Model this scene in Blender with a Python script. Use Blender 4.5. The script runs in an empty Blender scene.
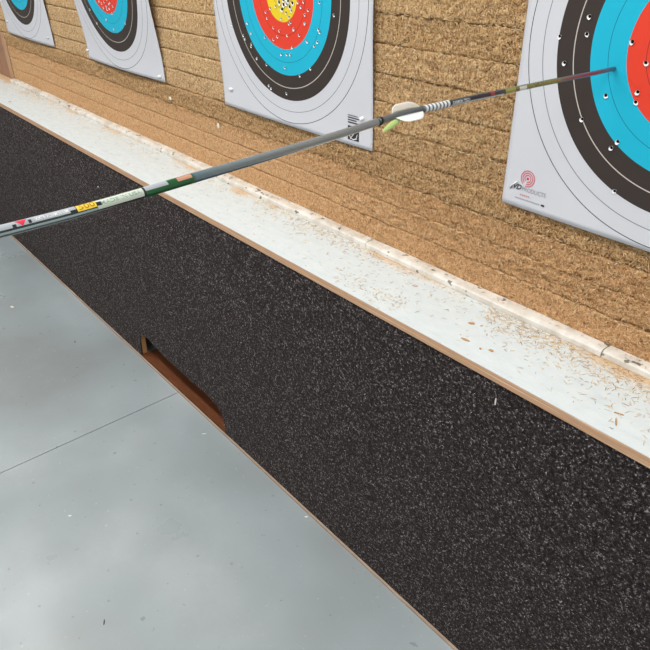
import bpy, bmesh, math, random
import numpy as np
from mathutils import Vector, Matrix
random.seed(7); rng = np.random.default_rng(7)
SC = bpy.context.scene; COL = SC.collection

# ------------------------------------------------------------------ camera
cd = bpy.data.cameras.new('camera'); cam = bpy.data.objects.new('camera', cd); COL.objects.link(cam)
right = Vector((0.643199, 0.765595, -0.012603)); down = Vector((0.396244, -0.346890, -0.850093)); fwd = Vector((-0.655199, 0.541785, -0.526482))
m = Matrix.Identity(4)
for i in range(3):
    m[i][0] = right[i]; m[i][1] = -down[i]; m[i][2] = -fwd[i]
m.translation = Vector((1.39125, -1.03412, 0.15168)); cam.matrix_world = m
cd.sensor_width = 36; cd.lens = 654.39 / 650 * 36; cd.clip_start = 0.01; cd.clip_end = 50
SC.camera = cam
# ------------------------------------------------------------------ world, light, exposure
w = bpy.data.worlds.new('world'); SC.world = w; w.use_nodes = True
w.node_tree.nodes['Background'].inputs[0].default_value = (0.86, 0.93, 1, 1); w.node_tree.nodes['Background'].inputs[1].default_value = 0.32
SC.view_settings.view_transform = 'Standard'; SC.view_settings.look = 'None'; SC.view_settings.gamma = 1; SC.view_settings.use_curve_mapping = False
SC.view_settings.exposure = 0.0
LAMP_COL = (1.0, 0.975, 0.94); LAMP_W = 36.5
ZC = 1.75       # ceiling height
LAMPS = [(-2.2, -1.15), (0.1, -1.15), (2.4, -1.15), (-2.2, -3.0), (0.1, -3.0), (2.4, -3.0)]
for i, (x, y) in enumerate(LAMPS):
    ld = bpy.data.lights.new('ceiling_lamp_light', 'AREA'); ld.shape = 'RECTANGLE'; ld.size = 1.5; ld.size_y = 0.22
    ld.energy = LAMP_W * (1.0 if y > -2 else 0.8); ld.color = LAMP_COL
    lo = bpy.data.objects.new('ceiling_lamp_light', ld); COL.objects.link(lo); lo.location = (x, y, ZC - 0.075)

# ------------------------------------------------------------------ constants of the place
ZL = -0.530; ZF = -1.349; YF = -0.207      # shelf top, floor, front of carpeted panel

# ------------------------------------------------------------------ material helpers
def lin(c):
    return tuple((v/255/12.92 if v/255 <= .04045 else ((v/255+.055)/1.055)**2.4) for v in c) + (1,)
def mat(name, col=(128,128,128), rough=.6, metal=0, spec=.5, coat=0):
    M = bpy.data.materials.new(name); M.use_nodes = True
    b = M.node_tree.nodes['Principled BSDF']
    b.inputs['Base Color'].default_value = lin(col); b.inputs['Roughness'].default_value = rough; b.inputs['Metallic'].default_value = metal
    b.inputs['Specular IOR Level'].default_value = spec; b.inputs['Coat Weight'].default_value = coat
    return M
class G:
    def __init__(s, M): s.M = M; s.t = M.node_tree; s.b = s.t.nodes['Principled BSDF']
    def n(s, typ, ins=None, **kw):
        x = s.t.nodes.new(typ)
        for k, v in kw.items(): setattr(x, k, v)
        for k, v in (ins or {}).items():
            if isinstance(v, bpy.types.NodeSocket): s.t.links.new(v, x.inputs[k])
            else: x.inputs[k].default_value = v
        return x
    def coord(s, scale=(1,1,1), kind='Object'):
        c = s.n('ShaderNodeTexCoord'); mp = s.n('ShaderNodeMapping', {'Vector': c.outputs[kind], 'Scale': scale}); return mp.outputs[0]
    def noise(s, vec, scale, detail=4, rough=.6, dist=0):
        return s.n('ShaderNodeTexNoise', {'Vector': vec, 'Scale': scale, 'Detail': detail, 'Roughness': rough, 'Distortion': dist}).outputs['Fac']
    def ramp(s, fac, stops, interp='LINEAR'):
        r = s.n('ShaderNodeValToRGB', {'Fac': fac}); cr = r.color_ramp; cr.interpolation = interp
        cr.elements.remove(cr.elements[1]); cr.elements[0].position = stops[0][0]
        for p, c in stops[1:]: cr.elements.new(p)
        for e, (p, c) in zip(cr.elements, stops): e.color = lin(c) if not isinstance(c, (int, float)) else (c, c, c, 1)
        return r.outputs['Color']
    def mix(s, fac, a, b, mode='MIX'):
        x = s.n('ShaderNodeMix', data_type='RGBA', blend_type=mode)
        for k, v in ((0, fac), (6, a), (7, b)):
            if isinstance(v, bpy.types.NodeSocket): s.t.links.new(v, x.inputs[k])
            else: x.inputs[k].default_value = (lin(v) if isinstance(v, tuple) else v)
        return x.outputs[2]
    def math(s, op, a, b=0.0):
        x = s.n('ShaderNodeMath', operation=op)
        for k, v in ((0, a), (1, b)):
            if isinstance(v, bpy.types.NodeSocket): s.t.links.new(v, x.inputs[k])
            else: x.inputs[k].default_value = v
        return x.outputs[0]
    def bump(s, h, strength=.5, dist=.002, base=None):
        ins = {'Height': h, 'Strength': strength, 'Distance': dist}
        if base: ins['Normal'] = base
        return s.n('ShaderNodeBump', ins).outputs[0]
    def out(s, color=None, rough=None, normal=None):
        for k, v in (('Base Color', color), ('Roughness', rough), ('Normal', normal)):
            if v is not None: s.t.links.new(v, s.b.inputs[k])
        return s.M

# concrete floor
g = G(mat('polished_concrete', (160,165,168), .32, spec=.55)); v = g.coord()
c = g.ramp(g.noise(v, 1.3, 3, .5), [(.35, (140,147,149)), (.5, (152,162,166)), (.66, (172,180,184))])  # broad mottling of the concrete, also painting soft reflected brightness patches
c = g.mix(g.ramp(g.noise(v, 9, 6, .7), [(.45, 0), (.75, .55)]), c, (150,157,161))
c = g.mix(g.ramp(g.noise(v, 60, 3, .7), [(.66, 0), (.74, .5)]), c, (196,200,202))
c = g.mix(g.ramp(g.noise(v, 38, 2, .5), [(.71, 0), (.76, .6)]), c, (118,122,126))
r = g.ramp(g.noise(v, 5, 5, .6), [(.3, .27), (.7, .42)])
M_CONC = g.out(c, r, g.bump(g.noise(v, 30, 4, .6), .08, .002))
M_JOINT = mat('joint_dark', (74,76,78), .9)
M_WALLP = mat('room_wall_paint', (200,200,196), .8)
M_CEIL = mat('ceiling_paint', (215,216,215), .9)
# fibre layers
def fibre_mat(name, lo, mid, hi, dark, sh=.36, sp=.9):
    g = G(mat(name, mid, .9, spec=.15)); 
    at = g.n('ShaderNodeVertexColor', layer_name='tone').outputs[0]
    v1 = g.coord((1, 1, .4)); v2 = g.coord((.6, 1, 1.0)); v3 = g.coord()
    n1 = g.noise(v1, 230, 4, .75, .6); n2 = g.noise(v2, 330, 3, .7, .8); n3 = g.noise(v3, 14, 5, .6)
    c = g.ramp(n1, [(sh, dark), (.46, lo), (.53, mid), (.62, hi)])
    c2 = g.ramp(n2, [(sh, dark), (.45, lo), (.53, mid), (.63, hi)])
    c = g.mix(g.ramp(g.noise(v3, 60, 2, .5), [(.44, 0), (.56, 1)]), c, c2)
    c = g.mix(g.ramp(n3, [(.35, .3), (.7, .05)]), c, mid)
    c = g.mix(g.ramp(g.noise(g.coord((1, 1, .6)), 300, 2, .6), [(.60, 0), (.66, sp)]), c, dark)
    c = g.mix(g.ramp(g.noise(g.coord((1, 1, .45)), 270, 2, .6, .5), [(.585, 0), (.64, .8)]), c, hi)
    c = g.mix(1.0, c, at, 'MULTIPLY')
    h = g.math('ADD', n1, n2)
    return g.out(c, None, g.bump(h, .9, .0045))
M_FIB = fibre_mat('wood_fibre', (190,150,106), (220,184,140), (246,220,180), (96,62,36), .38)
M_FIBS = fibre_mat('wood_fibre_smooth', (206,160,116), (222,178,134), (238,204,162), (130,88,54), .35, .5)
g = G(mat('straw_sliver', (214,180,126), .8, spec=.2)); at = g.n('ShaderNodeVertexColor', layer_name='tone').outputs[0]
M_SLIV = g.out(at)
# carpet
g = G(mat('needle_carpet', (38,36,38), .95, spec=.15)); v = g.coord()
n1 = g.noise(v, 210, 3, .8); n2 = g.noise(v, 110, 3, .7)
c = g.ramp(n1, [(.43, (14,12,13)), (.53, (35,31,32)), (.60, (88,82,84)), (.67, (180,176,180))])
c = g.mix(g.ramp(n2, [(.4, .0), (.7, .4)]), c, (72,64,64))
g.b.inputs['Sheen Weight'].default_value = .045; g.b.inputs['Sheen Tint'].default_value = (1, .8, .7, 1)
M_CARP = g.out(c, None, g.bump(g.math('ADD', n1, n2), .9, .004))
g = G(mat('carpet_fibre', (60,58,60), .9, spec=.2)); at = g.n('ShaderNodeVertexColor', layer_name='tone').outputs[0]
M_CFIB = g.out(at)
# white melamine shelf with dust near the wall
g = G(mat('white_melamine', (222,228,230), .38, spec=.5)); v = g.coord()
n = g.noise(g.coord((1, 2.2, 1)), 26, 5, .7); nn = g.noise(v, 190, 4, .75)
sep = g.n('ShaderNodeSeparateXYZ', {0: g.coord()})
yw = g.math('MULTIPLY', g.math('ADD', sep.outputs[1], .085), 13.0)      # more dust close to the trim
f = g.math('ADD', g.math('ADD', g.math('MULTIPLY', g.noise(v, 3.6, 3, .6), 1.3), g.math('MULTIPLY', yw, .55)), g.math('MULTIPLY', nn, .7))
f = g.math('MULTIPLY', g.math('SUBTRACT', f, 1.27), 3.5)
f = g.math('MINIMUM', g.math('MAXIMUM', f, 0.0), .8)
c = g.ramp(n, [(.35, (212,221,224)), (.6, (205,215,219)), (.8, (188,196,198))])
c = g.mix(f, c, (206,166,112))
c = g.mix(g.ramp(g.noise(v, 75, 3, .6), [(.68, 0), (.73, .6)]), c, (172,160,138))
M_MEL = g.out(c, g.ramp(n, [(.3, .32), (.7, .55)]), g.bump(nn, .15, .001))
# plywood edge
def wood(name, a, b, scale=(1, 1, 60), rough=.7):
    g = G(mat(name, a, rough, spec=.3)); v = g.coord(scale)
    n = g.noise(v, 4, 5, .65, .4); n2 = g.noise(g.coord(), 24, 4, .6)
    c = g.ramp(n, [(.3, a), (.5, b), (.7, a)]); c = g.mix(g.ramp(n2, [(.5, 0), (.8, .5)]), c, tuple(int(q*.72) for q in a))
    return g.out(c, None, g.bump(n, .2, .001))
M_PLY = wood('plywood_edge', (222,190,160), (182,142,110), (1, 1, 90))
M_JAMB = wood('raw_pine', (214,164,112), (190,140,90), (8, 8, 1))
M_BROWN = wood('dusty_floor_brown', (112,66,38), (94,52,28), (2, 12, 1), .6)
M_POST = wood('post_wood', (196,160,128), (176,138,106), (8, 8, 1))
M_SIDE = wood('side_panel_wood', (168,128,102), (156,116,92), (6, 6, 1))
# trim
g = G(mat('dirty_white_trim', (212,206,198), .5, spec=.4)); v = g.coord((1, 1, 1))
n = g.noise(v, 22, 4, .6); n2 = g.noise(g.coord((1, 1.5, 1.5)), 42, 2, .5)
c = g.ramp(n, [(.35, (222,220,214)), (.55, (204,199,190)), (.75, (182,170,152))])
c = g.mix(g.ramp(n2, [(.64, 0), (.68, .85)]), c, (84,78,70))
M_TRIM = g.out(c, None, g.bump(g.noise(v, 90, 3, .6), .2, .001))
# target paper with printed rings
def ring_mat(name, k=1.0):
    g = G(mat(name, (210,212,218), .55, spec=.3))
    uv = g.n('ShaderNodeTexCoord').outputs['UV']; ln = g.n('ShaderNodeVectorMath', {0: uv}, operation='LENGTH').outputs['Value']
    r = g.math('DIVIDE', ln, 1.25)
    Y=(232,206,44); R_=(226,66,46); B_=(26,180,212); K=(58,50,47); W=(206,208,216); D=(70,66,66); GR=(120,124,134); WL=(196,190,184)
    c = g.ramp(r, [(0, Y), (.2/1.25, R_), (.4/1.25, B_), (.6/1.25, K), (.8/1.25, W)], 'CONSTANT')
    for k_, col_, w_ in ((.1, (150,130,30), .002), (.3, (150,50,40), .002), (.5, (20,120,150), .002), (.7, WL, .003), (.891, GR, .0024), (.984, D, .0026)):
        cmp_ = g.n('ShaderNodeMath', {0: ln, 1: k_, 2: w_}, operation='COMPARE').outputs[0]
        c = g.mix(cmp_, c, col_)
    return g.out(c, None, g.bump(g.noise(g.coord(), 9, 3, .5), .15, .004))
M_RING = ring_mat('printed_target_paper')
M_PAPER_EDGE = mat('torn_paper', (232,234,238), .8)
M_HOLE = mat('arrow_hole_dark', (34,26,20), 1, spec=0)
M_PIN = mat('glare_white_pin', (250,251,252), .12, spec=.9, coat=1)  # near-white, so the lamp glare on the pins is in the colour
M_RED = mat('logo_red', (214,52,72), .6); M_BLK = mat('print_black', (42,42,46), .6); M_GREY = mat('print_grey', (150,150,156), .6); M_PRW = mat('print_white', (225,226,230), .6)
M_PINK = mat('print_pink', (206,140,140), .6)

# ------------------------------------------------------------------ object helpers
def tag(o, label=None, cat=None, group=None, kind=None):
    if label: o['label'] = label
    if cat: o['category'] = cat
    if group: o['group'] = group
    if kind: o['kind'] = kind
    return o
def empty(name, loc=(0,0,0)):
    o = bpy.data.objects.new(name, None); COL.objects.link(o); o.location = loc; o.empty_display_size = .05; return o
def build(name, bm, m, parent=None, smooth=False, origin=None):
    me = bpy.data.meshes.new(name)
    if origin is not None: bmesh.ops.translate(bm, verts=bm.verts, vec=-Vector(origin))
    bm.to_mesh(me); bm.free()
    for mm in (m if isinstance(m, (list, tuple)) else [m]): me.materials.append(mm)
    o = bpy.data.objects.new(name, me); COL.objects.link(o)
    if smooth:
        for p in me.polygons: p.use_smooth = True
    if origin is not None: o.location = origin
    if parent:
        o.parent = parent
        if origin is None: o.location = -Vector(parent.location)
        else: o.location = Vector(origin) - Vector(parent.location)
    return o
def box(bm, x0, x1, y0, y1, z0, z1, bev=0, seg=2):
    r = bmesh.ops.create_cube(bm, size=1); vs = r['verts']
    bmesh.ops.scale(bm, vec=(x1-x0, y1-y0, z1-z0), verts=vs); bmesh.ops.translate(bm, vec=((x0+x1)/2, (y0+y1)/2, (z0+z1)/2), verts=vs)
    if bev:
        es = list({e for v_ in vs for e in v_.link_edges}); bmesh.ops.bevel(bm, geom=es, offset=bev, segments=seg, affect='EDGES', profile=.5)
    return vs
def box_obj(name, *a, m=None, parent=None, bev=0):
    bm = bmesh.new(); box(bm, *a, bev=bev); return build(name, bm, m, parent)
def prism(pts, y0, y1):
    bm = bmesh.new(); a = [bm.verts.new((x, y0, z)) for x, z in pts]; b = [bm.verts.new((x, y1, z)) for x, z in pts]
    bm.faces.new(a); bm.faces.new(b[::-1])
    for i in range(len(pts)):
        j = (i+1) % len(pts); bm.faces.new((a[j], a[i], b[i], b[j]))
    bmesh.ops.recalc_face_normals(bm, faces=bm.faces); return bm
def mesh_np(name, V, F, m, parent=None, col=None, smooth=False):
    me = bpy.data.meshes.new(name); me.from_pydata(V.tolist(), [], F.tolist()); me.materials.append(m)
    if col is not None:
        ca = me.color_attributes.new('tone', 'FLOAT_COLOR', 'POINT'); ca.data.foreach_set('color', np.c_[col, np.ones(len(V))].astype(np.float32).ravel())
    if smooth: me.polygons.foreach_set('use_smooth', [True]*len(me.polygons))
    o = bpy.data.objects.new(name, me); COL.objects.link(o)
    if parent: o.parent = parent; o.location = -Vector(parent.location)
    return o
def L3(c): return np.array(lin(c)[:3])
def slivers(P, D, Nn, length, width, bend, cols):
    """bent flat slivers: P start (n,3), D direction, Nn side normal, 3 cross rows -> 2 quads, with thin triangular section"""
    n = len(P); D = D/np.linalg.norm(D, axis=1)[:, None]
    S = np.cross(D, Nn); S /= np.linalg.norm(S, axis=1)[:, None]+1e-9; U = np.cross(S, D)
    rows = []
    for k, (t, wd) in enumerate(((0, .6), (.5, 1), (1, .35))):
        c = P + D*(length*t)[:, None] + U*(bend*4*t*(1-t))[:, None]
        h = (width*wd*.5)[:, None]
        rows += [c - S*h, c + U*h*.8, c + S*h]
    V = np.stack(rows, 1).reshape(-1, 3); b = (np.arange(n)*9)[:, None]
    q = []
    for r0 in (0, 3):
        for a, c in ((0, 1), (1, 2), (2, 0)): q.append(np.c_[b+r0+a, b+r0+c, b+r0+3+c, b+r0+3+a])
    F = np.concatenate(q); return V, F, np.repeat(cols, 9, axis=0)

# ------------------------------------------------------------------ room
bm = bmesh.new()
box(bm, -5, -.4725, -6.5, .5, ZF-.1, ZF); box(bm, -.4695, 5, -6.5, .5, ZF-.1, ZF); box(bm, -.4725, -.4695, -6.5, .5, ZF-.1, ZF-.004)
o = build('floor', bm, [M_CONC, M_JOINT]); tag(o, 'polished pale grey concrete floor with one thin straight joint', kind='structure')
for p in list(o.data.polygons)[12:18]: p.material_index = 1
for nm, a, mm in (('ceiling', (-5, 5, -6.5, .5, ZC, ZC+.1), M_CEIL), ('wall_back', (-5, 5, .42, .5, ZF, ZC), M_WALLP), ('wall_front', (-5, 5, -6.5, -6.4, ZF, ZC), M_WALLP),
                  ('wall_left', (-5.1, -5, -6.5, .5, ZF, ZC), M_WALLP), ('wall_right', (5, 5.1, -6.5, .5, ZF, ZC), M_WALLP)):
    tag(box_obj(nm, *a, m=mm), kind='structure')
M_LAMPB = mat('lamp_housing', (225,225,225), .5); M_LAMPE = mat('lamp_diffuser', (255,255,255), .5)
b = M_LAMPE.node_tree.nodes['Principled BSDF']; b.inputs['Emission Color'].default_value = (1, .98, .95, 1); b.inputs['Emission Strength'].default_value = 3.0
pl = ['front row left', 'front row middle', 'front row right', 'back row left', 'back row middle', 'back row right']
for i, (x, y) in enumerate(LAMPS):
    t = empty('ceiling_lamp', (x, y, ZC)); tag(t, 'long white ceiling lamp above the shooting lane, %s' % pl[i], 'lamp', 'ceiling lamps above the lane')
    box_obj('lamp_housing', x-.78, x+.78, y-.12, y+.12, ZC-.05, ZC, m=M_LAMPB, parent=t, bev=.004)
    box_obj('lamp_diffuser', x-.76, x+.76, y-.11, y+.11, ZC-.065, ZC-.05, m=M_LAMPE, parent=t, bev=.002)

# ------------------------------------------------------------------ archery backstop: stacked fibre layers
BX0, BX1 = -2.305, 1.75
bs = empty('archery_backstop', (0, .15, -.53)); tag(bs, 'tan archery backstop wall stacked from horizontal wood fibre layers', 'archery backstop')
zs = [-.528, -.462, -.410, -.357, -.300, -.243, -.187, -.128, -.069, -.011] + [.047+.058*i for i in range(13)]
def smooth_noise(nx, nz, cx, cz):
    a = rng.standard_normal((nz//cz+3, nx//cx+3)); xi = np.arange(nx)/cx; zi = np.arange(nz)/cz
    x0 = xi.astype(int); z0 = zi.astype(int); fx = xi-x0; fz = zi-z0; fx = fx*fx*(3-2*fx); fz = fz*fz*(3-2*fz)
    A = a[z0][:, x0]*(1-fx)+a[z0][:, x0+1]*fx; Bq = a[z0+1][:, x0]*(1-fx)+a[z0+1][:, x0+1]*fx
    return A*(1-fz)[:, None]+Bq*fz[:, None]
prot = [0, 0.0, .0002, .0008, -.0015, .0005, .0, .0012, -.0008, .001] + [random.uniform(-.002, .002) for _ in range(13)]
tint = [(1, .97, .93), (1, .975, .94), (.99, .96, .92), (.86, .82, .76), (.98, .97, .94), (1, 1, .96), (.98, .98, .94), (1, .99, .95), (.98, .97, .9), (1, 1, .95)]
WEAR = []
def wear(x, z):     # how shredded the fibres are: rough band below the papers, more to the right
    band = np.exp(-((z+.335)/.035)**2)*.9
    rt = np.clip((x-.15)/.7, 0, 1)
    return np.clip(.16 + band + .75*rt*np.clip((z+.50)/.12, 0, 1) + .25*np.clip((x+.1)/.4, 0, 1), 0, 1)
for k in range(len(zs)-1):
    z0, z1 = zs[k], zs[k+1]; gap = .0012 if k in (4, 6, 7) else .0006
    step = .006 if z0 < .1 else .02
    bx = BX0 if k < 4 else -3.1     # the upper layers run on over the corner post
    nx = int((BX1-bx)/step)+1; nz = 14
    X = np.linspace(bx, BX1, nx); T = np.linspace(0, 1, nz)
    edge = smooth_noise(nx, 4, 14, 2)[:2]*.0007
    Zt = (z0+gap+edge[0])[None, :]+(T[:, None])*((z1-gap+edge[1])-(z0+gap+edge[0]))[None, :]
    Wr = wear(X[None, :]*np.ones((nz, 1)), Zt)
    n = smooth_noise(nx, nz, 1, 1)*.0013 + smooth_noise(nx, nz, 2, 2)*.0009 + smooth_noise(nx, nz, 7, 4)*.0006 + smooth_noise(nx, nz, 40, 6)*.0008
    bev = np.maximum(0, 1-np.minimum(T, 1-T)*nz*1.1)**2*.0016
    Y = -prot[k] + n*(.35+1.3*Wr) + bev[:, None]*(.35 if k < 3 else 1)*(.6+np.abs(smooth_noise(nx, nz, 10, 3))*.6)
    Y = np.maximum(Y, -.0045)
    Fr = np.stack([X[None, :]*np.ones((nz, 1)), Y, Zt], -1).reshape(-1, 3)
    # box behind the front: back row top and bottom
    bt = np.stack([X, np.full(nx, .3), np.full(nx, z1-gap)], -1); bb = np.stack([X, np.full(nx, .3), np.full(nx, z0+gap)], -1)
    V = np.concatenate([bb, Fr, bt]); R_ = nz+2
    i, j = np.meshgrid(np.arange(nx-1), np.arange(R_-1)); a = (j*nx+i).ravel()
    F = np.c_[a, a+1, a+nx+1, a+nx]
    tn = np.array(tint[k] if k < len(tint) else (1, .99, .95))
    W2 = np.concatenate([np.zeros(nx), Wr.ravel(), np.zeros(nx)])
    vcol = tn[None, :]*(1 - .10*W2[:, None]*np.array([.6, .9, 1.5]))
    vcol = np.clip(vcol*(1+.03*rng.standard_normal((len(V), 1))), 0, 1.1)
    ob = mesh_np('fibre_layer', V, F, M_FIBS if k < 3 else M_FIB, bs, vcol, smooth=True)
    e = bmesh.new(); e.from_mesh(ob.data); bmesh.ops.recalc_face_normals(e, faces=e.faces); e.to_mesh(ob.data); e.free()
# loose fibres standing out of the cut face
N = 80000
x = rng.uniform(BX0, 1.25, N*4); z = rng.uniform(-.51, .12, N*4); keep = rng.uniform(0, 1, N*4) < (.06+wear(x, z)**1.3)*.9
near = rng.uniform(0, 1, N*4) < np.clip((x+2.6)/3.2, .25, 1); keep &= near
x, z = x[keep][:N], z[keep][:N]; n = len(x)
P = np.c_[x, rng.uniform(-.0035, .001, n), z]
ang = rng.normal(math.pi/2, .8, n)
D = np.c_[np.cos(ang), -rng.uniform(.0, .5, n), -np.sin(ang)*rng.choice([-1, 1], n)]
pal = np.array([L3((228,196,150)), L3((208,168,120)), L3((186,142,96)), L3((240,218,180)), L3((140,98,60)), L3((96,64,38))])
ci = rng.choice(6, n, p=[.24, .28, .22, .09, .11, .06])
V, F, Cc = slivers(P, D, np.tile([[0, -1., 0]], (n, 1)), rng.uniform(.003, .0085, n), rng.uniform(.0005, .0012, n), rng.uniform(0, .0010, n), pal[ci])
o = mesh_np('loose_fibres', V, F, M_SLIV, bs, Cc); tag(o, kind='stuff')
# pale fibre strings along some seams
xs = []; 
for zz, xa, xb, cnt in ((-.187, .36, .68, 60), (-.011, .33, .85, 130), (-.069, .5, .86, 90), (-.357, .35, .85, 140), (-.41, .5, 1.1, 130), (-.462, .7, 1.15, 150), (-.243, .42, .66, 90)):
    for _ in range(cnt//3): xs.append((random.uniform(xa, xb), -.004, zz+random.gauss(0, .0012)))
P = np.array(xs); n = len(P); D = np.c_[rng.choice([-1, 1], n)*1., -rng.uniform(0, .3, n), rng.normal(0, .25, n)]
V, F, Cc = slivers(P, D, np.tile([[0, -1., 0]], (n, 1)), rng.uniform(.004, .011, n), rng.uniform(.0006, .001, n), rng.uniform(0, .0015, n), np.tile(L3((240,214,164)), (n, 1)))
o = mesh_np('frayed_seam_fibres', V, F, M_SLIV, bs, Cc); tag(o, kind='stuff')

# ------------------------------------------------------------------ shelf, trim, panel
sh = empty('shelf_board', (0, -.1, ZL)); tag(sh, 'long white topped plywood shelf running under the fibre backstop', 'shelf')
box_obj('plywood_core', -3.2, 1.8, YF-.004, .32, ZL-.019, ZL-.0015, m=M_PLY, parent=sh, bev=.0008)
box_obj('white_surface', -3.2, 1.8, YF-.0035, .32, ZL-.0015, ZL, m=M_MEL, parent=sh)
tr = [(-2.30, -1.92, 'short rounded white trim length in the far corner by the wooden post', 0), (-1.918, .333, 'long rounded white trim length running behind the grey arrow', .0004),
      (.336, .957, 'rounded white trim length with an open joint at its left end', -.0008), (.959, 1.75, 'black-spotted rounded white trim length below the printed maker logo target', .0006)]
for xa, xb, lab, dy in tr:
    bm = bmesh.new(); prof = [(0, 0), (-.0275, 0), (-.0285, .002), (-.0275, .0105), (-.0245, .0138), (-.019, .0152), (-.009, .0158), (0, .0158)]
    nseg = max(2, int((xb-xa)/.03)); rings = []
    for i in range(nseg+1):
        xx = xa+(xb-xa)*i/nseg; wv = .0012*math.sin(xx*7+1)+.0007*math.sin(xx*23)
        rings.append([bm.verts.new((xx, y_+dy+(wv if q > 0 and q < 7 else 0)-.0016, ZL+z_*(1+.05*math.sin(xx*17+q)) )) for q, (y_, z_) in enumerate(prof)])
    for a, b_ in zip(rings, rings[1:]):
        for q in range(len(prof)):
            q2 = (q+1) % len(prof); bm.faces.new((a[q], a[q2], b_[q2], b_[q]))
    bm.faces.new(rings[0]); bm.faces.new(rings[-1][::-1]); bmesh.ops.recalc_face_normals(bm, faces=bm.faces)
    o = build('trim_strip', bm, M_TRIM); tag(o, lab, 'trim', 'white trim along the foot of the backstop')

slot = [(-.148, ZF+.002), (-.150, -1.30), (-.160, -1.262), (-.176, -1.249), (-.2, -1.241), (-.265, -1.231), (-.33, -1.2345), (-.4, -1.234), (-.5, -1.2315), (-.59, -1.229), (-.64, -1.222), (-.667, -1.213), (-.70, -1.211), (-.735, -1.224), (-.757, -1.237), (-.77, -1.27), (-.777, ZF+.002)]
outer = [(-3.2, ZF+.002), (-3.2, ZL-.0194), (1.8, ZL-.0194), (1.8, ZF+.002)]
cp = empty('carpeted_panel', (0, YF, ZF)); tag(cp, 'long upright panel clad in speckled charcoal carpet with a low cut-out slot', 'panel')
build('backing_board', prism([(q[0]-.004 if q[0] < -.7 else (q[0]+.004 if q[0] > -.2 else q[0]), q[1]+(.006 if q[1] > -1.3 else 0)) for q in slot] + outer, YF+.0055, YF+.026), M_JAMB, cp)
build('carpet_cladding', prism(slot + outer, YF, YF+.005), M_CARP, cp)
# slight nap of the carpet
def carpet_fibres():
    n = 60000; x = 1.75 - (rng.uniform(0, 1, n)**1.5)*4.2; z = rng.uniform(ZF+.006, ZL-.02, n)
    k = ~((x > -.78) & (x < -.148) & (z < -1.208)); x, z = x[k], z[k]
    # frayed ring around the cut-out and the lower edge
    ex, ez = [], []
    for (a, b_) in zip(slot, slot[1:]):
        for _ in range(int(math.dist(a, b_)*2600)):
            t = random.random(); ex.append(a[0]+(b_[0]-a[0])*t); ez.append(a[1]+(b_[1]-a[1])*t+.001)
    x = np.r_[x, ex]; z = np.r_[z, ez]; n = len(x); P = np.c_[x, np.full(n, YF+.0005), z]
    D = np.c_[rng.normal(0, 1, n), -rng.uniform(.1, .7, n), rng.normal(0, 1, n)]
    pal = np.array([L3((20,19,21)), L3((64,58,60)), L3((116,110,114)), L3((190,188,192))]); ci = rng.choice(4, n, p=[.45, .33, .15, .07])
    V, F, Cc = slivers(P, D, np.tile([[0, -1., 0]], (n, 1)), rng.uniform(.002, .006, n), rng.uniform(.0006, .0013, n), rng.uniform(0, .001, n), pal[ci])
    o = mesh_np('carpet_nap', V, F, M_CFIB, cp, Cc); tag(o, kind='stuff')
carpet_fibres()
o = box_obj('floor_strip', -3.2, 1.8, YF-.0075, YF-.001, ZF+.0005, ZF+.0075, m=wood('strip_wood', (190,172,156), (160,138,120), (1, 8, 8)), bev=.001)
tag(o, 'thin pale wooden strip lying along the foot of the carpeted panel', 'strip')
o = box_obj('slot_floor_board', -.7765, -.1505, YF+.0004, .25, ZF+.001, ZF+.012, m=M_BROWN)  # added board, stands in for the floor browned by straw dust
tag(o, 'flat brown board added as the dusty floor inside the low slot of the carpeted panel', 'board')
# corner post and side panel
po = box_obj('wooden_post', -2.365, -2.3085, -.004, .09, ZL+.001, -.3015, m=M_POST, bev=.0015); tag(po, 'narrow upright wooden post under the left end of the upper fibre layers', 'post')
po = box_obj('side_panel', -3.2, -2.369, .004, .03, ZL+.001, -.3015, m=M_SIDE); tag(po, 'plain brown wooden panel left of the upright post', 'panel')

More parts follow.
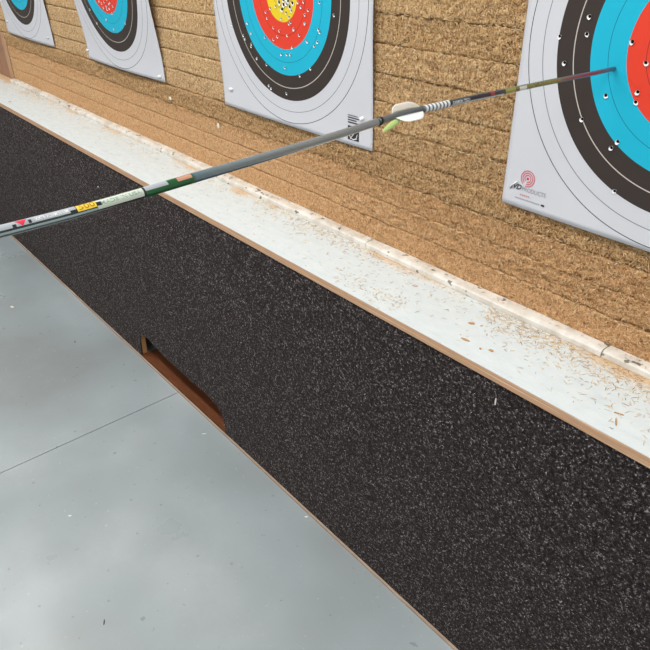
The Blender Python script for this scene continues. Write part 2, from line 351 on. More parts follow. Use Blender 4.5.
# ------------------------------------------------------------------ target faces
R = .3; HW = .309
class Face:
    def __init__(s, cx, cz, d0, hz, bow, label, seed, HW=.309):
        s.HW = HW; s.flat_ = .8 if cx > .5 else .25
        s.cx, s.cz, s.d0, s.bow, s.hz = cx, cz, d0, bow, hz
        s.root = empty('target_face', (cx, 0, cz)); tag(s.root, label, 'archery target', 'paper target faces pinned to the backstop')
        s.r = random.Random(seed); s.ph = s.r.uniform(0, 6)
        nx, nz = 60, 60; V = []; UV = []
        zlo, zhi = -hz, .31
        for j in range(nz+1):
            for i in range(nx+1):
                x = -HW+2*HW*i/nx; z = zlo+(zhi-zlo)*j/nz; V.append((cx+x, s.y(x, z), cz+z)); UV.append((x/R, z/R))
        top = len(V); V2 = [(a, b_+.0004, c_) for a, b_, c_ in V]; Fs = []; w1 = nx+1
        for j in range(nz):
            for i in range(nx):
                a = j*w1+i; Fs.append((a, a+1, a+w1+1, a+w1)); Fs.append((top+a, top+a+w1, top+a+w1+1, top+a+1))
        for i in range(nx): Fs += [(i, top+i, top+i+1, i+1), (nz*w1+i, nz*w1+i+1, top+nz*w1+i+1, top+nz*w1+i)]
        for j in range(nz): Fs += [(j*w1, (j+1)*w1, top+(j+1)*w1, top+j*w1), (j*w1+nx, top+j*w1+nx, top+(j+1)*w1+nx, (j+1)*w1+nx)]
        me = bpy.data.meshes.new('paper'); me.from_pydata(V+V2, [], Fs); me.materials.append(M_RING)
        uvl = me.uv_layers.new(name='uv'); U = UV+UV
        for l in me.loops: uvl.data[l.index].uv = U[l.vertex_index]
        for p in me.polygons: p.use_smooth = True
        o = bpy.data.objects.new('paper', me); COL.objects.link(o); o.parent = s.root; o.location = -s.root.location
    def y(s, x, z):
        u = x/s.HW; t = min(max((z+.275)/.26, 0), 1); t = t*t*(3-2*t); t2 = min(max((.3-z)/.2, 0), 1); t *= t2
        w_ = .0010*math.sin(x*23+s.ph)*math.sin(z*19+s.ph)
        return -(.0052 + s.d0*(t*(1-s.flat_*u*u) + (1-t)*s.bow*(1-u*u)) + abs(w_)*(1-u*u))
    def put(s, x, z, off=.0006): return (s.cx+x, s.y(x, z)-off, s.cz+z)
    def hole(s, X, Z, rad=.0034):   # X, Z on the wall plane
        x, z = X-s.cx, Z-s.cz; bm = bmesh.new(); n = 12
        def P(rr, a, off): return bm.verts.new(s.put(x+rr*math.cos(a), z+rr*math.sin(a), off))
        c0 = P(0, 0, .0004); ring = [P(rad*s.r.uniform(.75, 1.1), 2*math.pi*i/n, .0005) for i in range(n)]
        for i in range(n): f_ = bm.faces.new((c0, ring[i], ring[(i+1) % n])); f_.material_index = 0
        a0 = s.r.uniform(-2.6, -.4); 
        r2 = [P(rad*(1.1+.95*max(0, math.cos(2*math.pi*i/n-a0))*s.r.uniform(.5, 1)), 2*math.pi*i/n, .0012+.0008*s.r.random()) for i in range(n)]
        for i in range(n):
            j = (i+1) % n
            f_ = bm.faces.new((ring[i], ring[j], r2[j], r2[i])); f_.material_index = 1
        bmesh.ops.recalc_face_normals(bm, faces=bm.faces)
        build('arrow_hole', bm, [M_HOLE, M_PAPER_EDGE], s.root)
    def pin(s, X, Z, label, sx=1, rot=-.5, sz=.8):
        x, z = X-s.cx, Z-s.cz; t = empty('pin', s.put(x, z, .001)); tag(t, label, 'pin', 'clear pins holding the target papers')
        bm = bmesh.new(); bmesh.ops.create_uvsphere(bm, u_segments=16, v_segments=10, radius=.0052)
        bmesh.ops.scale(bm, vec=(1.5*sx, .5, sz), verts=bm.verts); bmesh.ops.rotate(bm, verts=bm.verts, matrix=Matrix.Rotation(rot, 3, 'Y'))  # head stretched to the size of the lamp glare on it
        bmesh.ops.translate(bm, verts=bm.verts, vec=Vector(t.location)+Vector((0, -.0015, 0))); build('pin_head_glare', bm, M_PIN, t, smooth=True)
        bm = bmesh.new(); bmesh.ops.create_cone(bm, segments=8, radius1=.0006, radius2=.0004, depth=.022, cap_ends=True)
        bmesh.ops.rotate(bm, verts=bm.verts, matrix=Matrix.Rotation(math.pi/2, 3, 'X')); bmesh.ops.translate(bm, verts=bm.verts, vec=Vector(t.location)+Vector((0, .011, 0)))
        build('pin_shaft', bm, M_PIN, t)
    def flat(s, name, polys, m, off=.0007):
        bm = bmesh.new()
        for pl_ in polys:
            vs = [bm.verts.new(s.put(a, b_, off)) for a, b_ in pl_]; bm.faces.new(vs)
        return build(name, bm, m, s.root)
    def text(s, name, txt, x, z, size, m, shear=0, width=None, bold=0):
        me = text_mesh(txt, size, shear, bold); xs_ = [v_.co.x for v_ in me.vertices]; wd = max(xs_) or 1; k = (width/wd) if width else 1
        for v_ in me.vertices: v_.co = s.put(x+v_.co.x*k, z+v_.co.y, .0008)
        me.materials.append(m); o = bpy.data.objects.new(name, me); COL.objects.link(o); o.parent = s.root; o.location = -s.root.location; return o
def text_mesh(txt, size, shear=0, bold=0):
    cu = bpy.data.curves.new('t', 'FONT'); cu.body = txt; cu.size = size; cu.shear = shear; cu.offset = bold; cu.resolution_u = 3
    ob = bpy.data.objects.new('t', cu); COL.objects.link(ob); bpy.context.view_layer.update()
    me = bpy.data.meshes.new_from_object(ob.evaluated_get(bpy.context.evaluated_depsgraph_get())); bpy.data.objects.remove(ob)
    return me
T4 = Face(.997, -.013, .007, .302, .8, 'large near target face on the right with an arrow stuck in its blue ring', 4)
T3 = Face(.0163, .0052, .0105, .304, .5, 'heavily shot middle target face with the square black mark in its corner', 3)
T2 = Face(-.953, .010, .029, .301, .35, 'second target face from the left, between the corner one and the heavily shot one', 2, .304)
T1 = Face(-1.915, .011, .014, .301, .5, 'leftmost and farthest target face, next to the wooden post', 1, .300)

for X, Z in [(.802,.019),(.755,-.014),(.802,-.006),(.772,-.052),(.879,-.009),(.906,-.035),(.904,-.077),(.904,-.092),(.854,-.09),(.822,-.133),(.89,-.155),(.882,-.167),(.903,-.234),
             (1.0,.02),(1.03,-.03),(.97,.05),(1.05,.07),(.93,.09),(1.08,-.08),(.99,-.06),(1.02,.11)]: T4.hole(X+.003, Z+.001, .0029)
def shifted(F_, X, Z):
    d = -F_.y(X-F_.cx, Z-F_.cz); return X+(1.391-X)*d/1.034, Z+(.152-Z)*d/1.034
for X, Z in [(-.228,-.082),(-.177,-.104),(-.169,-.112),(-.142,-.121),(-.144,-.127),(-.121,-.154),(-.08,-.164),(-.074,-.215),(-.064,-.221),(.001,-.223),(-.08,-.099),(-.155,-.072),(-.14,-.095),(-.065,-.054),(-.041,-.073),(-.043,-.1),(-.026,-.092),(-.016,-.078),(.04,-.07),(.015,-.085),(.032,-.11),(-.013,-.131),(.009,-.129),(.024,-.128),(-.001,-.161),(.059,-.172),(.085,-.052),(.061,-.08),(.089,-.09),(.023,-.058),(-.027,-.024),(.005,-.019),(.017,-.015),(.028,-.022),(-.002,-.029),(.013,-.035),(.038,-.013),(-.013,-.015),(-.007,-.05),(.024,-.044),(.102,-.15),(.188,-.027),(.134,-.061),(.138,-.066),(.129,-.088),(.117,-.098),(.091,-.092),(.138,-.005),(.085,-.034),(.071,-.019),(.084,-.053),(.041,-.068),(.029,-.055),(.082,-.007),(.098,-.023),
             (0,.01),(.02,.02),(.03,.0),(-.02,.03),(.05,.03),(-.04,.01),(.01,.05),(.06,-.01),(-.01,.005),(.015,-.005),(.004,-.008),(.022,-.009),(-.018,-.004),(.035,-.03),(-.05,-.03),(-.07,-.04)]:
    big = abs(X-.01) < .03 and Z > -.03; T3.hole(*shifted(T3, X, Z), .0042 if big else .0026)
for X, Z in [(-1.167,-.114),(-1.127,-.156),(-.991,-.164),(-1.04,-.138),(-.893,-.136),(-1.055,-.086),(-1.02,-.094),(-.985,-.113),(-1.033,-.08),(-.989,-.08),(-1.072,-.082),(-1.018,-.103),(-1.05,-.06),(-.99,-.05),(-1.0,-.085),(-1.01,-.07),(-.97,-.09),(-1.03,-.05),(-.98,-.03),(-1.04,-.02),(-1.0,-.1),(-1.045,-.1),(-1.06,-.045)]:
    T2.hole(*shifted(T2, X, Z), .003)
T4.pin(.712, -.272, 'clear pin beside the round red logo', 1.25, -.75, .3); T3.pin(.292, -.231, 'clear pin above the square black mark'); T3.pin(-.25, -.25, 'clear pin in the lower left corner of the heavily shot target face', 1.4, -.1)
T2.pin(-.68, -.277, 'clear pin in the lower right corner of the second target face', 1.9, -.15); T2.pin(-1.255, -.261, 'clear pin in the lower left corner of the second target face', 1.9, -.15)
T1.pin(-1.665, -.258, 'clear pin in the lower right corner of the leftmost target face', 1.9, -.15); T1.pin(-2.18, -.238, 'clear pin in the lower left corner of the leftmost target face', 1.9, -.15)
# maker logo on the near target
lx, lz = .737-.995, -.2585+.015
rings = []
for ra, rb in ((.0138, .0152), (.0098, .0112), (.0058, .0072), (.0, .0026)):
    for i in range(28):
        if ra and i % 28 in (18, 19): continue
        a0, a1 = 2*math.pi*i/28, 2*math.pi*(i+1)/28; rings.append([(lx+ra*math.cos(a0), lz+ra*math.sin(a0)), (lx+rb*math.cos(a0), lz+rb*math.sin(a0)), (lx+rb*math.cos(a1), lz+rb*math.sin(a1)), (lx+ra*math.cos(a1), lz+ra*math.sin(a1))] if ra else [(lx, lz), (lx+rb*math.cos(a0), lz+rb*math.sin(a0)), (lx+rb*math.cos(a1), lz+rb*math.sin(a1))])
T4.flat('ring_logo', rings, M_RED)
T4.text('lettering', 'JVD', lx-.0345, lz-.0245, .0135, M_BLK, .35, .024, .0003)
T4.text('lettering', 'PRODUCTS', lx-.0095, lz-.0245, .0115, M_GREY, 0, .052)
T4.flat('caption_line', [[(lx-.012+i*.0045, lz-.034), (lx-.009+i*.0045, lz-.034), (lx-.009+i*.0045, lz-.0315), (lx-.012+i*.0045, lz-.0315)] for i in range(5)], M_PINK)
T4.flat('caption_line', [[(lx-.022+i*.004, lz-.0415), (lx-.0194+i*.004, lz-.0415), (lx-.0194+i*.004, lz-.0395), (lx-.022+i*.004, lz-.0395)] for i in range(14)], M_GREY)
T4.flat('flag_mark', [[(lx+.036, lz-.042), (lx+.043, lz-.042), (lx+.043, lz-.0385), (lx+.036, lz-.0385)]], M_BLK)
# square black mark on the middle target
sx, sz = .267+.008, -.285
def q4(x0, x1, z0, z1): return [(x0, z0), (x1, z0), (x1, z1), (x0, z1)]
mx0, mx1 = .2285, .2575+.008; mz0, mz1 = -.292, -.2595
T3.flat('square_mark', [q4(mx0, mx1, mz0, mz1)], M_BLK)
cxm, czm = (mx0+mx1)/2, (mz0+mz1)/2; arcs = []
def strip(pts, w_): 
    out = []
    for (a, b_), (c_, d_) in zip(pts, pts[1:]):
        L_ = math.hypot(c_-a, d_-b_) or 1; nx_, nz_ = -(d_-b_)/L_*w_/2, (c_-a)/L_*w_/2; out.append([(a-nx_, b_-nz_), (c_-nx_, d_-nz_), (c_+nx_, d_+nz_), (a+nx_, b_+nz_)])
    return out
circ = [(cxm+.0135*math.cos(t*math.pi/10), czm+.0135*math.sin(t*math.pi/10)) for t in range(6, 21)]
arcs += strip(circ, .0018) + strip([(cxm-.010, mz0+.002), (cxm+.013, mz1-.004)], .0016) + strip([(cxm+.013, mz0+.006), (cxm-.001, mz0+.001)], .0014)
T3.flat('mark_strokes', arcs, M_PRW, .0011)
T3.flat('hatched_mark', [q4(mx0, mx1, -.2535, -.2505), q4(mx0, mx1-.008, -.2475, -.245), q4(mx0, mx1, -.242, -.2395), q4(mx0, mx1-.004, -.2365, -.235)], M_BLK)

# ------------------------------------------------------------------ arrows
def catmull(P, n=8):
    P = [Vector(p) for p in P]; out = []
    for i in range(len(P)-1):
        p0 = P[max(i-1, 0)]; p1, p2 = P[i], P[i+1]; p3 = P[min(i+2, len(P)-1)]
        if i == 0: p0 = p1*2-p2
        if i+2 > len(P)-1: p3 = p2*2-p1
        for k in range(n):
            t = k/n; out.append(.5*((2*p1)+(p2-p0)*t+(2*p0-5*p1+4*p2-p3)*t*t+(3*p1-p0-3*p2+p3)*t**3))
    out.append(P[-1]); return out
class Path:
    """s = metres along the shaft, angle 0 faces the archer's right eye side (toward REF), +90 deg is up"""
    def __init__(s, pts, s0, ref):
        s.P = catmull(pts); s.S = [s0]
        for a, b_ in zip(s.P, s.P[1:]): s.S.append(s.S[-1]+(b_-a).length)
        s.ref = Vector(ref).normalized()
    def at(s, q):
        S = s.S; i = min(max(np.searchsorted(S, q)-1, 0), len(S)-2); t = (q-S[i])/(S[i+1]-S[i]); d = (s.P[i+1]-s.P[i]).normalized()
        p = s.P[i]+(s.P[i+1]-s.P[i])*t; r0 = (s.ref-d*s.ref.dot(d)).normalized(); up = r0.cross(d)
        if up.z < 0: up = -up
        return p, d, r0, up
    def pt(s, q, ang, rad):
        p, d, a, b_ = s.at(q); return p+(a*math.cos(ang)+b_*math.sin(ang))*rad
    def tube(s, name, s0, s1, rad, m, parent, n=24, step=.006, rad1=None, cap=True):
        bm = bmesh.new(); k = max(1, int((s1-s0)/step)); rs = []; uvl = bm.loops.layers.uv.new('uv'); sv = {}
        for i in range(k+1):
            q = s0+(s1-s0)*i/k; rr = rad if rad1 is None else rad+(rad1-rad)*i/k
            ring = [bm.verts.new(s.pt(q, 2*math.pi*j/n, rr)) for j in range(n)]
            for j, v_ in enumerate(ring): sv[v_] = (j/n, q)
            rs.append(ring)
        for a, b_ in zip(rs, rs[1:]):
            for j in range(n):
                f_ = bm.faces.new((a[j], a[(j+1) % n], b_[(j+1) % n], b_[j])); f_.smooth = True
        if cap: bm.faces.new(rs[0][::-1]); bm.faces.new(rs[-1])
        bmesh.ops.recalc_face_normals(bm, faces=bm.faces)
        for f_ in bm.faces:
            for l in f_.loops: l[uvl].uv = sv[l.vert]
        return build(name, bm, m, parent)
    def patch(s, name, s0, s1, a0, a1, rad, m, parent, slant=0):
        bm = bmesh.new(); k = max(1, int((s1-s0)/.006)); na = 8; g_ = []
        for i in range(k+1):
            row = []
            for j in range(na+1):
                aa = math.radians(a0+(a1-a0)*j/na); row.append(bm.verts.new(s.pt(s0+(s1-s0)*i/k+slant*j/na, aa, rad)))
            g_.append(row)
        for a, b_ in zip(g_, g_[1:]):
            for j in range(na): f_ = bm.faces.new((a[j], a[j+1], b_[j+1], b_[j])); f_.smooth = True
        return build(name, bm, m, parent)
    def text(s, name, txt, s0, width, ang0, size, rad, m, parent, shear=0, bold=0, flip=-1):
        me = text_mesh(txt, size, shear, bold); wd = max(v_.co.x for v_ in me.vertices); k = width/wd
        for v_ in me.vertices: v_.co = s.pt(s0+flip*v_.co.x*k, math.radians(ang0)+v_.co.y/rad, rad)
        me.materials.append(m); o = bpy.data.objects.new(name, me); COL.objects.link(o); o.parent = parent; o.location = -parent.location; return o
    def poly(s, name, tri, rad, m, parent):   # list of (s, angle deg) polygons
        bm = bmesh.new()
        for pl_ in tri: bm.faces.new([bm.verts.new(s.pt(q, math.radians(a), rad)) for q, a in pl_])
        return build(name, bm, m, parent)

def ramp_shaft(name, stops, rough, metal, interp='LINEAR', smax=.66, speck=None, coat=.3):
    g = G(mat(name, (90,90,90), rough, metal, coat=coat)); uv = g.n('ShaderNodeTexCoord').outputs['UV']; y_ = g.n('ShaderNodeSeparateXYZ', {0: uv}).outputs[1]
    c = g.ramp(g.math('DIVIDE', y_, smax), [(a/smax, q) for a, q in stops], interp)
    if speck:
        n_ = g.noise(g.coord(), 420, 2, .5); msk = g.math('MULTIPLY', g.ramp(g.math('DIVIDE', y_, smax), [(a/smax, q) for a, q in speck[1]], 'LINEAR'), g.ramp(n_, [(.47, 0), (.52, 1)]))
        c = g.mix(msk, c, speck[0])
    return g.out(c)
A_PTS = [(.8430, .110, -.0568), (.8597, .0005, -.0495), (.8779, -.1145, -.0413), (.8923, -.2092, -.0337), (.9058, -.2972, -.0268), (.9178, -.3742, -.0212), (.9283, -.4417, -.0161),
         (.9388, -.5074, -.0116), (.9476, -.5635, -.0076), (.9555, -.6072, -.0062)]
pa = Path(A_PTS, -.1111, (.5, -.47, .16))
ra = .0033
arA = empty('arrow', (.8597, 0, -.0495)); tag(arA, 'dark arrow with striped wrap and white vanes stuck in the near target', 'arrow')
M_SA = ramp_shaft('dark_printed_shaft', [(0, (50,96,118)), (.03, (84,70,96)), (.075, (112,54,80)), (.12, (126,52,76)), (.17, (110,86,92)), (.215, (112,104,92)), (.235, (92,104,80)), (.33, (92,98,80)), (.385, (40,52,58)), (.4, (30,40,48)), (.485, (28,38,46)), (.53, (84,90,94)), (.6, (104,108,112)), (.66, (104,108,112))], .35, .35,
                  speck=((150,158,72), [(.21, 0), (.23, .8), (.35, .8), (.375, 0)]))
pa.tube('shaft', -.11, .6165, ra, M_SA, arA)
M_AL = mat('pale_silver_print', (176,184,190), .35, .3)
pa.patch('silver_band', .375, .492, -75, -28, ra+.00012, M_AL, arA)
pa.patch('red_label', .398, .408, -30, 60, ra+.00014, mat('dull_red_print', (136,58,66), .4), arA)
pa.patch('white_label', .317, .336, -60, 30, ra+.00014, mat('white_print', (214,218,214), .4), arA)
pa.patch('yellow_label', .346, .372, -60, 40, ra+.00014, mat('yellow_print', (150,150,74), .4), arA)
M_STW = mat('white_wrap_stripe', (226,232,234), .3); M_STG = mat('grey_wrap_stripe', (104,112,120), .35)
wr = pa.tube('striped_wrap', .4945, .5425, ra+.0003, M_STG, arA)
for i in range(7):
    q = .4955+i*.0068; pa.tube('white_stripe', q, q+.0039, ra+.00055, M_STW, wr, cap=False, step=.004).location = (0, 0, 0)
pa.text('lettering', 'CARBON TECH', .4900, .036, -26, .0042, ra+.0002, M_STW, arA, bold=.00006)
# vanes
M_VANE = mat('white_vane', (240,242,240), .4); M_VANE2 = mat('greyish_white_vane', (236,232,224), .45); M_GV = mat('yellow_green_vane', (204,228,146), .45)
for mm in (M_VANE, M_VANE2, M_GV):
    mm.node_tree.nodes['Principled BSDF'].inputs['Subsurface Weight'].default_value = .25; mm.node_tree.nodes['Principled BSDF'].inputs['Subsurface Scale'].default_value = .004
def vane(path, s0, s1, ang, h, base, m, parent, name='vane', bendf=None):
    n = 22; bm = bmesh.new(); rows = []
    for i in range(n+1):
        t = i/n; q = s0+(s1-s0)*t; hh = h*(math.sin(math.pi/2*min(t/.5, 1))**.8)*(1 if t < .8 else max(.0, 1-((t-.8)/.2)**2)**.5)
        row = []
        for k in range(5):
            r_ = base-.0004+hh*k/4
            for sd in (-1, 1):
                off = math.radians(ang)+sd*.00022/max(r_, .001)
                row.append(bm.verts.new(path.pt(q, off, r_)+(bendf(t, k/4) if bendf else Vector())))
        rows.append(row)
    for a, b_ in zip(rows, rows[1:]):
        for k in range(4):
            for sd in (0, 1): f_ = bm.faces.new((a[2*k+sd], a[2*k+2+sd], b_[2*k+2+sd], b_[2*k+sd])); f_.smooth = True
        bm.faces.new((a[8], a[9], b_[9], b_[8])); bm.faces.new((a[0], a[1], b_[1], b_[0]))
    for r_ in (rows[0], rows[-1]):
        for k in range(4): bm.faces.new((r_[2*k], r_[2*k+1], r_[2*k+3], r_[2*k+2]))
    bmesh.ops.recalc_face_normals(bm, faces=bm.faces); return build(name, bm, m, parent)
o = vane(pa, .546, .5935, 86, .0072, ra, M_VANE2, arA); tag(o, 'cream white upper vane')
o = vane(pa, .546, .5925, -31, .0128, ra, M_VANE, arA); tag(o, 'bright white lower vane')
def leaf(path, s0, s1, drop0, drop1, wid, m, parent, name, side=0.0):
    bm = bmesh.new(); n = 14; rows = []
    for i in range(n+1):
        t = i/n; p, d_, a_, up = path.at(s0+(s1-s0)*t); c_ = p-up*(drop0+(drop1-drop0)*t**1.3)+a_*(.0015+side*t); w_ = wid*max(.12, math.sin(math.pi*min(1, .12+.8*t)))**.7
        rows.append([bm.verts.new(c_+up*(w_*k/2)+a_*(.0009*(1-k*k)*1.0+th)) for th in (0, .0004) for k in (-1, -.5, 0, .5, 1)])
    for a, b_ in zip(rows, rows[1:]):
        for k in range(4):
            for q in (0, 5): f_ = bm.faces.new((a[q+k], a[q+k+1], b_[q+k+1], b_[q+k])); f_.smooth = True
        for k in (0, 4): bm.faces.new((a[k], a[5+k], b_[5+k], b_[k]))
    for r_ in (rows[0], rows[-1]):
        for k in range(4): bm.faces.new((r_[k], r_[k+1], r_[6+k], r_[5+k]))
    bmesh.ops.recalc_face_normals(bm, faces=bm.faces); return build(name, bm, m, parent)
o = leaf(pa, .585, .6180, .0046, .0096, .0062, M_GV, arA, 'vane', .002); tag(o, 'yellow green vane peeling away under the shaft')
pa.tube('pin_nock', .612, .6245, .0024, M_STG, arA)

B_PTS = [(.9547, -.6038, -.0065), (.9656, -.6622, -.0054), (.9767, -.7248, -.0034), (.9861, -.7785, -.0015), (.9942, -.8251, .0003), (1.0, -.8583, .0015), (1.0085, -.9077, .0035), (1.0127, -.9343, .0051), (1.0163, -.9574, .0066)]
d = (Vector(B_PTS[-1])-Vector(B_PTS[-2])).normalized()*.6+Vector((.105, -.985, .05))*.4
B_PTS += [tuple(Vector(B_PTS[-1])+d*k) for k in (.1, .2, .34)]
pb = Path(B_PTS, 0, (.42, -.25, .16)); rb = .0035
arB = empty('arrow', B_PTS[0]); tag(arB, 'second grey arrow shot into the tail of the first, reaching out of frame left', 'arrow')
M_SB = ramp_shaft('grey_aluminium_shaft', [(0, (122,128,132)), (.1, (128,138,144)), (.2, (112,130,140)), (.223, (92,120,136)), (.2245, (66,92,84)), (.262, (50,84,58)), (.2645, (58,62,60)), (.35, (52,62,64)), (.38, (44,54,56)), (.7, (44,54,56))], .22, .3, smax=.7, coat=.8)
pb.tube('shaft', 0.002, .675, rb, M_SB, arB)
pb.tube('point_collar', -.001, .0022, rb+.0005, mat('black_collar', (14,14,15), .4), arB, step=.001)
M_GRN = mat('green_print', (26,92,52), .3, .2, coat=.4); M_ORG = mat('salmon_print', (202,150,128), .35, .2, coat=.3); M_WG = mat('pale_green_white_print', (194,206,194), .3, coat=.4)
M_SIL = mat('silver_print_reflection', (170,178,186), .3, .2); M_SIL2 = mat('reflection_line', (178,198,202), .25, .5); M_YEL = mat('yellow_print_block', (232,202,70), .35); M_DK = mat('dark_print', (30,34,40), .4); M_RD = mat('red_triangle_print', (204,52,74), .35)  # silver tones also paint reflections on the grey shaft
pb.patch('green_band', .2238, .2638, -70, 8, rb+.00012, M_GRN, arB); pb.patch('salmon_band', .2250, .2375, 8, 60, rb+.00013, M_ORG, arB)
pb.patch('green_block', .2376, .2450, 8, 74, rb+.00013, M_GRN, arB); pb.patch('silver_block', .2455, .2640, 8, 76, rb+.00013, M_SIL, arB)
pb.patch('dark_ring', .2642, .2652, -40, 60, rb+.00016, M_DK, arB)
pb.patch('white_band', .2656, .3, -38, 62, rb+.00012, M_WG, arB)
for i, c_ in enumerate('nDmCnEwnM'): pass
pb.text('lettering', 'MADE IN USA', .2975, .030, 0, .0036, rb+.0002, mat('grey_green_print', (120,146,138), .4), arB, bold=.00003, flip=-1)
pb.patch('dark_block', .2968, .3, 0, 40, rb+.00018, M_DK, arB)
pb.patch('yellow_block', .2992+.001, .3132, -4, 64, rb+.00014, M_YEL, arB)
pb.text('lettering', '500', .3122, .0112, 10, .0050, rb+.0002, mat('ochre_print', (166,120,30), .4), arB, bold=.00006)
pb.patch('dark_block', .3134, .3178, -2, 26, rb+.00014, M_DK, arB)
pb.patch('silver_band', .3136, .62, 4, 76, rb+.00012, M_SIL, arB)  # painted reflection along the upper side of the shaft
pb.patch('reflection_line', .2996, .62, -40, -16, rb+.00012, M_SIL2, arB)  # second, thinner painted reflection lower on the shaft
pb.text('lettering', 'XX75 ALUMINIUM', .3395, .021, 16, .0034, rb+.0002, M_PRW, arB, bold=.00003)
pb.patch('dark_block', .3418, .3436, 8, 44, rb+.00016, M_DK, arB)
tri = []
for j in range(10):
    a0_, a1_ = 2+60*j/10, 2+60*(j+1)/10; w0, w1 = .0037*j/10, .0037*(j+1)/10; tri.append([(.3474-w0, a0_), (.3474+w0+.00001, a0_), (.3474+w1, a1_), (.3474-w1, a1_)])
pb.poly('red_triangle', tri, rb+.00025, M_RD, arB)
pb.patch('dark_block', .3508, .3530, 4, 32, rb+.00016, M_DK, arB)
for a_ in (90, 210, 330):
    vane(pb, .60, .65, a_, .008, rb, M_GV if a_ == 90 else M_VANE, arB)
pb.tube('nock', .672, .692, .0032, M_GV, arB, rad1=.0027)

# ------------------------------------------------------------------ straw litter
def litter(name, n, xr, yfun, zz, lab, cat, lmin=.004, lmax=.016, palc=None, tilt=.06):
    x = rng.uniform(xr[0], xr[1], n); y = yfun(n, x); P = np.c_[x, y, zz+rng.uniform(.0006, .0014, n)]; a = rng.uniform(0, 2*math.pi, n)
    D = np.c_[np.cos(a), np.sin(a), rng.uniform(0, tilt, n)]
    pal = np.array(palc or [L3((226,196,150)), L3((210,174,126)), L3((190,152,108)), L3((156,122,88)), L3((232,212,178))]); ci = rng.choice(len(pal), n)
    V, F, Cc = slivers(P, D, np.tile([[0, 0, 1.]], (n, 1)), rng.uniform(lmin, lmax, n)**1.0, rng.uniform(.0005, .0014, n), rng.uniform(0, .0007, n), pal[ci])
    o = mesh_np(name, V, F, M_SLIV, None, Cc); tag(o, lab, cat, kind='stuff'); return o
def yd(n, x):
    y = np.where(rng.uniform(0, 1, n) < .3, rng.uniform(-.200, -.035, n), -.034-np.abs(rng.normal(0, .035, n))); return np.clip(y, -.198, -.034)
def clump_x(n): return None
litter('straw_litter', 1900, (-2.3, 1.25), yd, ZL, 'fine straw slivers scattered along the white shelf', 'straw', lmax=.013)
litter('straw_litter', 1150, (.72, 1.22), lambda n, x: np.clip(-.03-np.abs(rng.normal(0, .03+.03*np.clip((x-.72)/.4, 0, 1), n)), -.19, -.033), ZL, 'dense straw drift against the trim below the near target', 'straw', lmax=.014)
litter('straw_litter', 160, (.40, .60), lambda n, x: np.clip(rng.normal(-.165, .02, n), -.2, -.1), ZL, 'small straw scatter on the shelf near the open trim joint', 'straw', .003, .012)
litter('straw_litter', 420, (-.1, .42), lambda n, x: np.clip(-.03-np.abs(rng.normal(0, .022, n)), -.19, -.033), ZL, 'straw drift on the shelf under the middle target', 'straw', .003, .012)
litter('straw_litter', 200, (-2.05, -1.8), lambda n, x: np.clip(-.03-np.abs(rng.normal(0, .03, n)), -.19, -.033), ZL, 'small straw heap on the far end of the shelf', 'straw', .003, .012)
litter('wood_dust', 500, (BX0, 1.25), lambda n, x: rng.uniform(-.021, -.004, n), ZL+.0155, 'straw crumbs lying on top of the white trim', 'straw', .003, .010)
litter('floor_crumbs', 70, (-2.0, .9), lambda n, x: YF-.012-np.abs(rng.normal(0, .05, n)), ZF, 'few straw crumbs on the concrete beside the carpeted panel', 'straw', .002, .007)
litter('floor_crumbs', 60, (-1.8, .6), lambda n, x: rng.uniform(-1.0, -.3, n), ZF, 'tiny crumbs spread over the open concrete floor', 'straw', .002, .006, [L3((206,206,198)), L3((96,92,88)), L3((90,80,70))])
M_CHIP = wood('tan_chip', (196,160,120), (176,138,98), (4, 4, 4)); M_PCHIP = mat('pinkish_chip', (196,176,168), .8); M_WCHIP = mat('pale_chip', (232,232,222), .7); M_DCHIP = mat('dark_crumb', (84,80,78), .8)
def chip(x, y, z, rx, ry, rot, m, label, seed, th=.0014, vertical=False):
    r_ = random.Random(seed); bm = bmesh.new(); n = 9
    a = [(rx*math.cos(2*math.pi*i/n)*r_.uniform(.75, 1.1), ry*math.sin(2*math.pi*i/n)*r_.uniform(.75, 1.1)) for i in range(n)]
    lo = [bm.verts.new((p, q, 0)) for p, q in a]; hi = [bm.verts.new((p*.85, q*.85, th+.0006*r_.random())) for p, q in a]; c_ = bm.verts.new((0, 0, th*1.4))
    bm.faces.new(lo[::-1])
    for i in range(n): j = (i+1) % n; bm.faces.new((lo[i], lo[j], hi[j], hi[i])); bm.faces.new((hi[i], hi[j], c_))
    bmesh.ops.rotate(bm, verts=bm.verts, matrix=Matrix.Rotation(math.radians(rot), 3, 'Z'))
    if vertical: bmesh.ops.rotate(bm, verts=bm.verts, matrix=Matrix.Rotation(math.pi/2, 3, 'X'))
    bmesh.ops.translate(bm, verts=bm.verts, vec=(x, y, z)); o = build('wood_chip', bm, m, origin=(x, y, z)); tag(o, label, 'chip', 'loose chips and slivers')
z_ = ZL+.0003
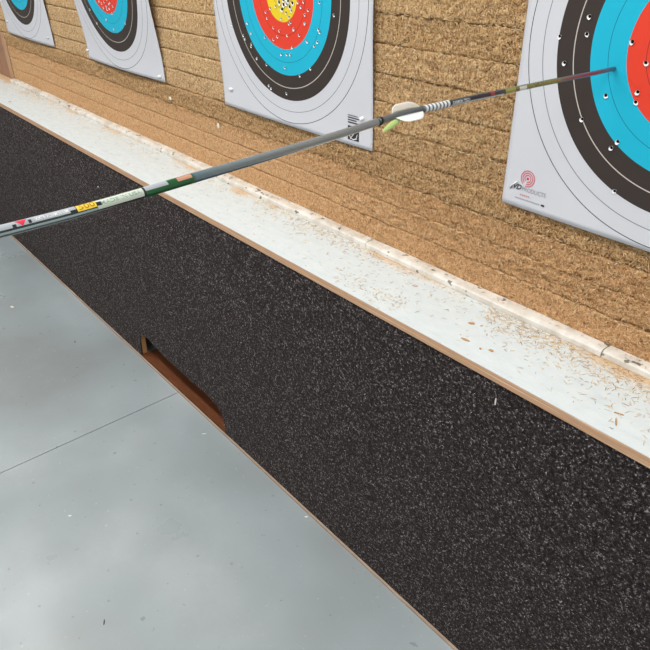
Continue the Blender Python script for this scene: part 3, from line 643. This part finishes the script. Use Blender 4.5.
chip(.549, -.081, z_, .007, .0045, 30, M_PCHIP, 'pinkish triangular chip lying in mid shelf', 1)
chip(.759, -.167, z_, .010, .0032, 10, M_CHIP, 'long tan oval chip near the front edge of the shelf', 2)
chip(.815, -.160, z_, .0052, .004, 0, M_CHIP, 'roundish tan chip, larger of the close pair on the shelf', 3)
chip(.798, -.170, z_, .0026, .0022, 0, M_CHIP, 'tiny tan crumb beside the roundish chip', 4)
chip(.730, -.112, z_, .007, .004, 25, M_CHIP, 'pale tan flake lying mid shelf right of the triangular chip', 5)
chip(1.070, -.174, z_, .012, .0014, 120, M_CHIP, 'thin brown sliver near the right end of the shelf edge', 6)
chip(1.063, -.152, z_, .010, .0014, 200, M_CHIP, 'curved brown sliver above the thin one at the right of the shelf', 7)
chip(-1.86, -.172, z_, .016, .006, 5, mat('grey_scrap', (176,166,158), .7), 'grey scrap on the far left end of the shelf', 8)
f_ = ZF+.0003
chip(.313, -.225, f_, .006, .002, 40, M_WCHIP, 'bright pale sliver on the floor touching the panel foot', 9)
chip(-.205, -.262, f_, .010, .0015, 60, M_WCHIP, 'pale straw on the floor below the right end of the slot', 10)
chip(-1.549, -.475, f_, .012, .006, 20, M_WCHIP, 'whitish flake on the floor at the far left', 11)
chip(.247, -.826, f_, .009, .0018, 150, M_DCHIP, 'dark crumb on the floor near the bottom left', 12)
chip(-.149, -.757, f_, .006, .003, 60, M_WCHIP, 'small white speck on the open concrete', 13)
chip(-1.067, -.371, f_, .006, .003, 0, M_DCHIP, 'small dark crumb on the floor left of the slot', 14)
chip(.873, YF-.0035, -.588, .0012, .010, 0, M_WCHIP, 'pale straw sliver clinging upright to the carpeted panel', 15, vertical=True)
chip(-.874, YF-.0035, -.655, .004, .002, 0, M_WCHIP, 'white fleck on the carpet above the grey arrow', 16, vertical=True)
chip(-.341, -.006, -.370, .006, .009, 0, M_WCHIP, 'pale torn patch chip on the fibre wall left of the arrow', 17, vertical=True)
chip(-.627, -.006, -.338, .008, .006, -30, M_WCHIP, 'pale fleck on the fibre wall below the second target', 18, vertical=True)
